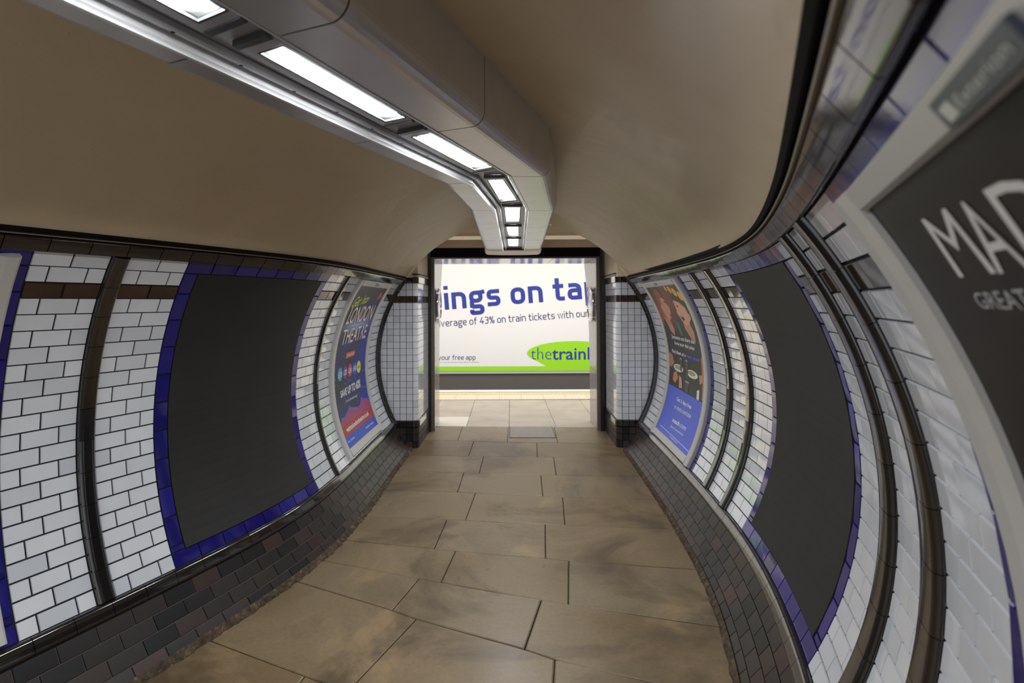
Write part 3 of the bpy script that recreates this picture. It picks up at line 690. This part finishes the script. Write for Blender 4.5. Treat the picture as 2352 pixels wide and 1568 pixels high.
# theatre poster, left wall
root, mp = poster('L', (2.795, 3.965), (2.871, 3.876), (-1.9, 19.7), (-1.08, 18.7), 'tall blue theatre ticket poster in a grey frame on the left wall')
nav, blu, dk = lin((30, 27, 58)), lin((36, 52, 168)), lin((42, 42, 50))
def c_th(a, b):
    c_ = mixc(dk, nav, b / .14); c_ = mixc(c_, blu, max(0, (a - .55) * 1.6) * min(1, b * 2.5) + .25 * math.sin(b * 9 + a * 4) ** 2 * (b > .2))
    g = math.exp(-((a - .5) / .38) ** 2 - ((b - .27) / .035) ** 2); return mixc(c_, lin((185, 200, 240)), g * .8)
sh_ = sheet_grid(mp, c_th).build('poster_sheet', M['print'], root, color=True)
art = MB()
for k in range(110):
    a, b = random.random(), .38 + .42 * random.random(); r = random.uniform(.003, .006)
    art.add([mp(a - r, b, .0006), mp(a, b - r * .65, .0006), mp(a + r, b, .0006), mp(a, b + r * .65, .0006)], [(0, 1, 2, 3)], 0, [lin((210, 220, 250))] * 4)
SKY = [(0, .85), (.05, .852), (.09, .828), (.13, .858), (.17, .832), (.21, .86), (.27, .848), (.33, .858), (.36, .795), (.40, .852), (.48, .812), (.54, .848), (.60, .843), (.64, .828), (.70, .815), (.735, .83), (.77, .775), (.80, .832), (.84, .826), (.85, .803), (.88, .828), (.90, .80), (.93, .828), (.95, .805), (1, .83)]
poly(art, mp, [(a, b - .010) for a, b in SKY] + [(1, .88), (0, .88)], lin((120, 80, 190)), .0006)
poly(art, mp, [(a, b + .004) for a, b in SKY] + [(1, .885), (0, .885)], lin((165, 60, 110)), .0011)
poly(art, mp, [(0, .866), (1, .868), (1, .934), (0, .932)], lin((172, 42, 62)), .0016)
poly(art, mp, [(0, .932), (1, .934), (1, 1), (0, 1)], lin((28, 72, 190)), .002)
poly(art, mp, [(.342, .445), (.629, .443), (.626, .476), (.348, .48)], lin((240, 110, 40)), .0006)
poly(art, mp, [(.353, .449), (.618, .447), (.615, .472), (.359, .476)], lin((205, 80, 60)), .0011)
for (cx_, c_) in ((.186, (60, 165, 175)), (.340, (120, 50, 160)), (.495, (205, 55, 85)), (.65, (50, 95, 200)), (.788, (225, 225, 60))):
    poly(art, mp, oval(cx_, .565, .069, .041), lin(c_), .0006)
poly(art, mp, [(.863, .096), (.834, .055), (.905, .029), (.985, .07)], lin((200, 70, 50)), .0006)
art.build('artwork', M['print'], sh_, color=True)
def let(name, mp, items, parent):
    for it in items:
        mb = MB(); put_text(mb, mp, *it); mb.build(name, M['print'], parent, color=True)
W_ = (.85, .85, .85); box4 = lambda a0, a1, b0, b1: ((a0, b0), (a1, b0), (a0, b1), (a1, b1))
let('lettering', mp, [('Get Into', ((.10, .075), (.56, .05), (.08, .15), (.53, .115)), lin((205, 225, 70)), .012, .35, .001),
    ('LONDON', ((.10, .140), (.93, .128), (.09, .262), (.95, .252)), lin((80, 110, 200)), .035, .1, .001), ('LONDON', ((.11, .146), (.92, .134), (.10, .256), (.94, .246)), lin((250, 225, 170)), .004, .1, .0016),
    ('THEATRE', ((.11, .283), (.90, .270), (.12, .390), (.93, .376)), lin((80, 110, 200)), .035, .1, .001), ('THEATRE', ((.12, .289), (.89, .276), (.13, .384), (.92, .370)), lin((250, 225, 170)), .004, .1, .0016),
    ('BOOK NOW!', ((.375, .454), (.60, .452), (.378, .472), (.598, .468)), W_, .012, 0, .0016),
    ('\u00a310', box4(.14, .232, .55, .584), W_, .01, 0, .0012), ('\u00a320', box4(.295, .387, .548, .582), W_, .01, 0, .0012), ('\u00a330', box4(.45, .542, .549, .583), W_, .01, 0, .0012), ('\u00a340', box4(.604, .696, .547, .581), W_, .01, 0, .0012), ('NO FEES', box4(.745, .832, .556, .572), lin((60, 90, 60)), .01, 0, .0012),
    ('SAVE UP TO 60%', ((.17, .665), (.82, .648), (.165, .706), (.80, .706)), (.9, .9, .9), .022, 0, .001), ('on your favourite shows!', ((.29, .732), (.67, .736), (.29, .752), (.66, .758)), W_, .005, 0, .001),
    ('getintolondontheatre.co.uk', ((.11, .883), (.86, .876), (.11, .922), (.86, .917)), (.9, .9, .9), .02, 0, .0024), ('tkts  Society', box4(.05, .24, .955, .972), W_, .005, 0, .0026), ('facebook  twitter', box4(.63, .90, .958, .974), W_, .005, 0, .0026)], sh_)
clip(root, 'L', 3.37, -1.72, -1.38, .05)

# dating poster, right wall (printed photograph of two diners above a blue panel)
root, mp = poster('R', (3.985, 2.722), (3.897, 2.805), (-1.78, 20.0), (-1.0, 19.1), 'tall dating poster with two laughing diners over a blue panel on the right wall')
br_, bl2 = lin((30, 25, 23)), lin((72, 96, 214))
def c_ma(a, b):
    g = math.exp(-((a - .12) / .25) ** 2 - ((b - .2) / .10) ** 2); g2 = math.exp(-((a - .45) / .2) ** 2 - ((b - .10) / .09) ** 2)
    return mixc(mixc(mixc(br_, lin((70, 48, 32)), (1 - b * 3)), lin((190, 80, 35)), g * .9), lin((150, 70, 40)), g2 * .8)
sh_ = sheet_grid(mp, c_ma).build('poster_sheet', M['print'], root, color=True)
art = MB(); skin, skin2, hair, hair2 = lin((212, 150, 112)), lin((224, 168, 132)), lin((150, 82, 42)), lin((40, 27, 22))
for a, b, r in ((.72, .03, .04), (.82, .05, .05), (.92, .075, .05), (.62, .02, .03), (.99, .10, .04)): poly(art, mp, oval(a, b, r, r * .62, 14), lin((245, 178, 50)), .0006)
poly(art, mp, [(.0, .29), (.12, .22), (.25, .245), (.36, .30), (.50, .345), (.45, .42), (0, .42)], lin((22, 20, 22)), .0006)
poly(art, mp, [(.10, .22), (.28, .235), (.34, .30), (.30, .345), (.20, .315)], mixc(skin, (.1, .05, .03), .2), .0011)
poly(art, mp, [(.17, .075), (.30, .07), (.385, .095), (.395, .125), (.44, .148), (.395, .165), (.405, .19), (.375, .2), (.36, .225), (.27, .24), (.19, .215), (.15, .15)], skin, .0016)
poly(art, mp, [(.13, .11), (.14, .045), (.22, .012), (.33, .02), (.385, .06), (.33, .078), (.24, .085), (.22, .13), (.165, .14)], hair, .0021)
poly(art, mp, oval(.205, .145, .025, .02, 12), skin2, .0023); poly(art, mp, oval(.355, .112, .02, .006, 10), hair2, .0023); poly(art, mp, [(.33, .205), (.40, .192), (.37, .207)], lin((150, 70, 60)), .0023)
poly(art, mp, [(.5, .34), (.62, .30), (.76, .32), (.92, .29), (1, .33), (1, .46), (.55, .43)], lin((26, 30, 26)), .0006)
poly(art, mp, [(.68, .22), (.84, .22), (.90, .30), (.88, .36), (.78, .34), (.68, .285)], mixc(skin, (.08, .04, .02), .15), .0011)
poly(art, mp, [(.64, .10), (.72, .085), (.86, .11), (.94, .16), (.93, .215), (.84, .255), (.74, .262), (.67, .235), (.655, .205), (.60, .185), (.63, .16)], skin2, .0016)
poly(art, mp, [(.62, .10), (.68, .07), (.82, .075), (.95, .115), (1, .17), (.96, .215), (.92, .20), (.90, .15), (.80, .115), (.70, .105)], hair2, .0021)
poly(art, mp, oval(.925, .205, .022, .02, 12), skin, .0023); poly(art, mp, oval(.70, .14, .024, .006, 10), hair2, .0023); poly(art, mp, [(.66, .205), (.74, .198), (.77, .222), (.71, .238)], lin((90, 30, 30)), .0023); poly(art, mp, [(.675, .205), (.735, .201), (.72, .211)], (.8, .78, .75), .0026)
poly(art, mp, [(.43, .24), (.53, .25), (.56, .33), (.50, .34)], lin((30, 120, 90)), .0009)
for cx_, cy_ in ((.28, .557), (.68, .56)):
    poly(art, mp, oval(cx_, cy_, .15, .024), lin((225, 225, 220)), .0006); poly(art, mp, oval(cx_ - .01, cy_ - .004, .10, .014), lin((170, 160, 90)), .0011)
for cx_, t0, t1, r in ((.37, .49, .57, .035), (.54, .49, .60, .04), (.55, .62, .68, .06)):
    poly(art, mp, [(cx_ - r, t0), (cx_ + r, t0), (cx_ + r * .7, t1), (cx_ - r * .7, t1)], lin((70, 66, 62)), .0014); poly(art, mp, oval(cx_, t0, r, .006, 12), lin((150, 150, 145)), .0018)
poly(art, mp, [(0, .47), (.10, .48), (.15, .53), (.08, .56), (0, .57)], mixc(skin, (.1, .05, .03), .4), .0009); poly(art, mp, [(.86, .55), (.94, .54), (.96, .58), (.88, .60)], mixc(skin, (.1, .05, .03), .2), .0009)
poly(art, mp, [(.13, .60), (.22, .58), (.28, .62), (.20, .66), (.12, .65)], lin((205, 130, 70)), .0009); poly(art, mp, [(.30, .60), (.38, .61), (.42, .67), (.33, .68)], skin, .0009)
poly(art, mp, [(.82, .64), (.88, .63), (.89, .69), (.83, .69)], lin((225, 225, 225)), .0012); poly(art, mp, [(.93, .45), (1, .42), (1, .68), (.95, .68)], lin((180, 120, 70)), .0009)
poly(art, mp, [(0, .686), (1, .688), (1, 1), (0, 1)], bl2, .0027)
poly(art, mp, [(.10, .966), (.98, .970), (.98, .974), (.10, .970)], lin((200, 210, 245)), .0032); poly(art, mp, [(.46, .981), (.68, .980), (.68, .984), (.46, .985)], lin((200, 210, 245)), .0032)
art.build('artwork', M['print'], sh_, color=True)
let('lettering', mp, [('Someone out there also', ((.19, .338), (.87, .343), (.18, .367), (.86, .369)), W_, .018, 0, .003), ('loves your dad jokes', ((.245, .379), (.82, .385), (.235, .412), (.81, .416)), W_, .018, 0, .003),
    ('Find them at a', ((.12, .441), (.54, .444), (.11, .466), (.53, .468)), W_, .018, 0, .003), ('match dinner', ((.56, .443), (.925, .444), (.55, .468), (.915, .469)), lin((80, 110, 235)), .018, 0, .003),
    ('Get 3 days free', ((.33, .738), (.745, .735), (.33, .770), (.745, .768)), W_, .018, 0, .0034), ('at match.com/tube', ((.31, .788), (.78, .781), (.31, .815), (.78, .811)), W_, .002, 0, .0034),
    ('match', ((.365, .872), (.57, .868), (.365, .898), (.57, .894)), (.9, .9, .9), .022, 0, .0034), ('.com', ((.58, .874), (.75, .871), (.58, .894), (.75, .891)), (.9, .9, .9), .0, 0, .0034), ('@LoveYourImperfections', ((.37, .918), (.74, .911), (.37, .937), (.74, .930)), W_, .002, 0, .0034)], sh_)
clip(root, 'R', 3.40, -1.62, -1.30, .05)

# large dark poster beside the camera, right wall
root, mp = poster('R', (-.38, -1.60), (-.52, -1.47), (-1.45, 19.9), (-.88, 19.1), 'near black poster in a grey frame at the right edge of the picture')
PW, PH = .95, 19.98 * CH
mb = MB(); mb.grid([[mp(i / 12, j / 26, 0) for j in range(27)] for i in range(13)]); sh_ = mb.build('poster_sheet', M['darkprint'], root)
q = lambda a, b: ((a + .03) / PW, b / PH)
art = MB(); 
poly(art, mp, [q(.04, .40), q(.10, .335), q(.22, .31), q(.36, .36), q(.40, .52), q(.36, .80), q(.10, .85), q(.02, .62)], lin((72, 70, 68)), .0006); poly(art, mp, [q(.10, .40), q(.20, .36), q(.30, .42), q(.28, .55), q(.16, .58)], lin((120, 118, 114)), .0011)
art.build('artwork', M['print'], sh_, color=True)
let('lettering', mp, [('M', (q(.141, .050), q(.232, .050), q(.130, .133), q(.240, .133)), (.66, .65, .62), -.004, 0, .001), ('A', (q(.248, .052), q(.312, .052), q(.244, .134), q(.318, .134)), (.66, .65, .62), -.004, 0, .001), ('D', (q(.335, .051), q(.425, .051), q(.328, .133), q(.42, .133)), (.66, .65, .62), -.004, 0, .001),
    ('GREAT DR', (q(.133, .155), q(.345, .151), q(.133, .176), q(.345, .176)), (.40, .40, .40), .004, 0, .001)], sh_)
mb = MB(); qq = [(-.965, -.93), (-1.12, -.92), (-1.12, -1.26), (-.965, -1.28)]
mb.hexa([W('R', a, b, .030) for a, b in qq] + [W('R', a, b, .038) for a, b in qq]); pl = mb.build('name_plate', mat('plate_blue_grey', lin((58, 64, 76)), .3), root)
mpp = lambda a, b, d: W('R', -.965 - .155 * a, -1.27 + .345 * b, .0385 + d)
mb = MB(); poly(mb, mpp, [(.06, .30), (.20, .26), (.22, .78), (.08, .84)], (.55, .55, .50), .0003, .2)
put_text(mb, mpp, 'Exterion', ((.26, .34), (.92, .32), (.26, .74), (.92, .72)), (.5, .5, .47), .004, 0, .0003); mb.build('lettering', M['print'], pl, color=True)

# framed poster cut by the left edge
root, mp = poster('L', (-1.60, -.462), (-1.50, -.545), (-1.70, 19.8), (-1.0, 19.0), 'grey poster frame cut by the left edge of the picture')
mb = MB(); mb.grid([[mp(i / 12, j / 26, 0) for j in range(27)] for i in range(13)]); mb.build('poster_sheet', mat('pale_sheet', (.46, .45, .44), .35), root)

# ------------------------------------------------------------------ billboard across the tracks
YB = 13.0
root = empty('billboard', (.55, YB, .0)); tag(root, 'huge white train ticket billboard across the tracks', 'billboard')
mb = MB(); mb.box(-2.55, 3.65, YB + .012, YB + .055, .006, 3.06); fr = mb.build('frame', M['frame'], root)
mb = MB(); mb.grid([[(x_, YB, z) for z in (.068, 3.0)] for x_ in (-2.5, 3.6)]); mb.add([(-2.5, YB, .068), (-2.5, YB + .012, .068), (3.6, YB + .012, .068), (3.6, YB, .068)], [(0, 1, 2, 3)])
sh_ = mb.build('poster_sheet', mat('white_poster_paper', (.86, .86, .85), .45), root)
mpb = lambda x_, z, d: (x_, YB - .001 - d, z)
lime = lin((160, 226, 40)); ind = lin((44, 62, 158)); ind2 = lin((28, 34, 112))
art = MB(); art.add([mpb(-2.5, .068, 0), mpb(3.6, .068, 0), mpb(3.6, .182, 0), mpb(-2.5, .182, 0)], [(0, 1, 2, 3)], 0, [lime] * 4)
el = [(1.80 + 1.131 * math.cos(t), .49 + .292 * math.sin(t)) for t in [2 * math.pi * k / 64 for k in range(64)]]
art.add([mpb(*p_, .0006) for p_ in el], [tuple(range(64))], 0, [lime] * 64)
art.add([mpb(*p_, .0003) for p_ in ((.86, .33), (1.14, .17), (2.6, .17), (2.6, .3), (1.8, .45))], [(0, 1, 2, 3, 4)], 0, [lime] * 5)
art.build('artwork', M['print'], sh_, color=True)

# square rounded stroke lettering for the billboard
def sf_glyph(c, w):
    h = w / 2; Wd = .84; R_ = .26; T = 1 - h; r = Wd - h; A = 1.42
    G = {'o': (Wd, [('c', [(h, h), (r, h), (r, T), (h, T)])]), 'n': (Wd, [[(h, 0), (h, 1)], [(h, T), (r, T), (r, 0)]]), 'h': (Wd, [[(h, 0), (h, A)], [(h, T), (r, T), (r, 0)]]),
         'u': (Wd, [[(h, 1), (h, h), (r, h)], [(r, 1), (r, 0)]]), 'i': (w, [[(h, 0), (h, 1)], [(h, 1.19), (h, 1.42)]]),
         'g': (Wd, [('c', [(h, .40), (r - .06, .40), (r - .06, T), (h, T)]), [(Wd * .5, T), (Wd * .8, T), (Wd + .06, T + .05)], [(h + .02, .42), (h + .02, .0)], [(h + .02, .06), (r, .06), (r, -.44 + h), (h, -.44 + h), (h, -.12)]]),
         's': (.78, [[(.74, T), (h, T), (h, .5), (.78 - h, .5), (.78 - h, h), (.03, h)]]), 't': (.66, [[(.14 + h, 1.36), (.14 + h, h), (.66, h)], [(0, T), (.62, T)]]),
         'a': (.82, [[(.08, T), (.82 - h, T), (.82 - h, 0)], [(.82 - h, .56), (h, .56), (h, h), (.82 - h, h)]]), 'p': (Wd, [[(h, -.42), (h, 1)], [(h, T), (r, T), (r, h), (h, h)]]),
         'v': (.84, [[(h * .9, 1), (.42, .02), (.84 - h * .9, 1)]]), 'e': (.82, [[(h, .48), (.82 - h, .48), (.82 - h, T), (h, T), (h, h), (.76, h)]]),
         'r': (.56, [[(h, 0), (h, 1)], [(h, T), (.56, T)]]), 'f': (.60, [[(.14 + h, 0), (.14 + h, A - h), (.60, A - h)], [(0, T), (.56, T)]]), 'c': (.74, [[(.72, T), (h, T), (h, h), (.72, h)]]),
         'k': (.80, [[(h, 0), (h, A)], [(h, .52), (.30, .52), (.74, 1)], [(.30, .52), (.76, 0)]]), 'w': (1.24, [[(h, 1), (.34, .02), (.62, 1), (.90, .02), (1.24 - h, 1)]]), 'y': (.82, [[(h, 1), (.42, .05)], [(.82 - h, 1), (.40, 0), (.24, -.42)]]),
         '4': (.92, [[(.64, 0), (.64, .8)], [(.60, 1.38), (.10, .42), (.92, .42)]]), '3': (.80, [[(.05, 1.38 - h), (.80 - h, 1.38 - h), (.80 - h, .74), (.26, .74)], [(.5, .74), (.80 - h, .74), (.80 - h, h), (.03, h)]]),
         '%': (1.10, [('c', [(h, .82), (.40, .82), (.40, 1.38 - h), (h, 1.38 - h)]), ('c', [(.70, h), (1.10 - h, h), (1.10 - h, .58), (.70, .58)]), [(.24, 0), (.86, 1.38)]])}
    return G[c]
def sf_path(pts, closed, rad):
    n = len(pts); out = []
    for i in range(n):
        P = Vector(pts[i])
        if not closed and i in (0, n - 1): out.append(P); continue
        a, b = Vector(pts[i - 1]) - P, Vector(pts[(i + 1) % n]) - P; la, lb = a.length, b.length; a.normalize(); b.normalize()
        r_ = min(rad, la * .48, lb * .48)
        if a.dot(b) > -.05 and abs(a.dot(b)) > .3: r_ = 0
        if r_ < .01: out.append(P); continue
        s0, s1 = P + a * r_, P + b * r_
        for k in range(6): t = k / 5; out.append(s0 * (1 - t) ** 2 + P * 2 * t * (1 - t) + s1 * t * t)
    return out
def sf_shape(body, w):
    V, F, Z = [], [], []; x = 0
    for ch in body:
        if ch == ' ': x += .42; continue
        adv, strokes = sf_glyph(ch, w)
        for si, s_ in enumerate(strokes):
            cl = isinstance(s_, tuple); P = sf_path(s_[1] if cl else s_, cl, .30); n = len(P); L, Rr = [], []
            for i in range(n):
                d0 = (P[i] - P[i - 1]) if (cl or i > 0) else None; d1 = (P[(i + 1) % n] - P[i]) if (cl or i < n - 1) else None
                if d0 is None or d0.length < 1e-6: d0 = d1
                if d1 is None or d1.length < 1e-6: d1 = d0
                n0, n1 = Vector((-d0.y, d0.x)).normalized(), Vector((-d1.y, d1.x)).normalized(); m_ = (n0 + n1).normalized(); k = min(1 / max(m_.dot(n0), .3), 1.8)
                L.append(P[i] + m_ * k * w / 2); Rr.append(P[i] - m_ * k * w / 2)
            b = len(V); V += [(q.x + x, q.y, si) for q in L] + [(q.x + x, q.y, si) for q in Rr]
            for i in range(n if cl else n - 1): j = (i + 1) % n; F.append((b + i, b + n + i, b + n + j, b + j))
        x += adv + .17
    return V, F
def line_sf(mb, body, x0, x1, z0, slope, xh, color, w, ref=None, d=.001):
    ref = ref or body; v, f = sf_shape(body, w); r0, r1, _, _ = bb(sf_shape(ref, w)[0]); pre = body[:body.index(ref)]
    adv = bb(sf_shape(pre + ref, w)[0])[1] - r1 if pre else 0.0
    k = (x1 - x0) / (r1 - r0); c_, s_ = math.cos(math.atan(slope)), math.sin(math.atan(slope)); P = []
    for x_, y_, si in v:
        u, w_ = (x_ - r0 - adv) * k, y_ * xh; P.append(mpb(x0 + u * c_ - w_ * s_, z0 + u * s_ + w_ * c_, d + .0006 * si))
    mb.add(P, f, 0, [color] * len(P))
def line_text(mb, body, x0, x1, z0, slope, xh, color, off=0.0, ref=None, d=.001):
    """set a line so that the part 'ref' of it spans x0..x1 with its baseline from (x0, z0)"""
    ref = ref or body; v, f = text_shape(body, off); r0, r1, _, _ = bb(text_shape(ref, off)[0]); pre = body[:body.index(ref)]
    adv = 0.0
    if pre: adv = bb(text_shape(pre + ref, off)[0])[1] - r1
    k = (x1 - x0) / (r1 - r0); hx = bb(text_shape('x', off)[0])[3]; kz = xh / hx; c_, s_ = math.cos(math.atan(slope)), math.sin(math.atan(slope)); P = []
    for x_, y_ in v:
        u, w_ = (x_ - r0 - adv) * k, y_ * kz; P.append(mpb(x0 + u * c_ - w_ * s_, z0 + u * s_ + w_ * c_, d))
    mb.add(P, f, 0, [color] * len(P))
mb = MB(); line_sf(mb, 'savings on tap', -1.30, 2.02, 1.542, .0745, .405, ind, .25, 'ings on ta'); mb.build('lettering', M['print'], sh_, color=True)
mb = MB(); line_sf(mb, 'average of 43% on train tickets with our', -1.395, 2.16, 1.135, .0645, .122, ind2, .17, 'verage of 43% on train tickets with our'); mb.build('lettering', M['print'], sh_, color=True)
mb = MB(); line_sf(mb, 'your free app', -1.385, -.565, .342, 0, .083, ind2, .17, 'our free app'); mb.build('lettering', M['print'], sh_, color=True)
mb = MB(); line_text(mb, 'price on the day. Selected routes. Subject to availability.', -1.395, -.481, .272, 0, .018, lin((120, 130, 180)), 0, 'e on the day. Selected routes. Subject to availability.'); mb.build('lettering', M['print'], sh_, color=True)
mb = MB(); line_text(mb, 'the', .765, 1.258, .337, 0, .19, ind, -.012, None, .002); mb.build('lettering', M['print'], sh_, color=True)
mb = MB(); line_text(mb, 'trainline', 1.272, 2.18, .337, 0, .195, ind, .014, 'trainl', .002); mb.build('lettering', M['print'], sh_, color=True)

# ------------------------------------------------------------------ round enamel signs on the reveals
for sg in (-1, 1):
    cx_ = XC + sg * JI; cy_, cz_ = 7.53, H - .035; R_ = .232
    root = empty('round_sign', (cx_, cy_, cz_)); tag(root, 'round chrome-rimmed sign on the %s reveal of the opening, seen edge-on' % ('left' if sg < 0 else 'right'), 'sign', 'round signs in the opening')
    def P(r, a, h): return (cx_ - sg * h, cy_ + r * math.cos(a), cz_ + r * math.sin(a))
    N = 40; an = [2 * math.pi * k / N for k in range(N)]
    mb = MB(); mb.grid([[P(r, a, h) for a in an] for r, h in ((R_ * .97, .020), (R_ * .97, .034), (R_ * .9, .037), (R_ * .5, .041), (R_ * .02, .043))], closed=True); mb.build('sign_disc', M['enamel'], root, smooth=True)
    mb = MB(); mb.grid([[P(R_ + .011 * math.cos(b), a, .033 + .013 * math.sin(b)) for a in an] for b in [2 * math.pi * k / 8 for k in range(9)]], closed=True); mb.build('rim', M['chrome'], root, smooth=True)
    for a in (math.pi * .75, math.pi * 1.25, math.pi * .25, math.pi * 1.75):
        mb = MB(); c1 = P(R_ * 1.03, a, .0); x0, x1 = sorted((cx_ - sg * .0, cx_ - sg * .045)); mb.box(x0, x1, c1[1] - .012, c1[1] + .012, c1[2] - .012, c1[2] + .012); mb.build('bracket', M['chrome'], root)
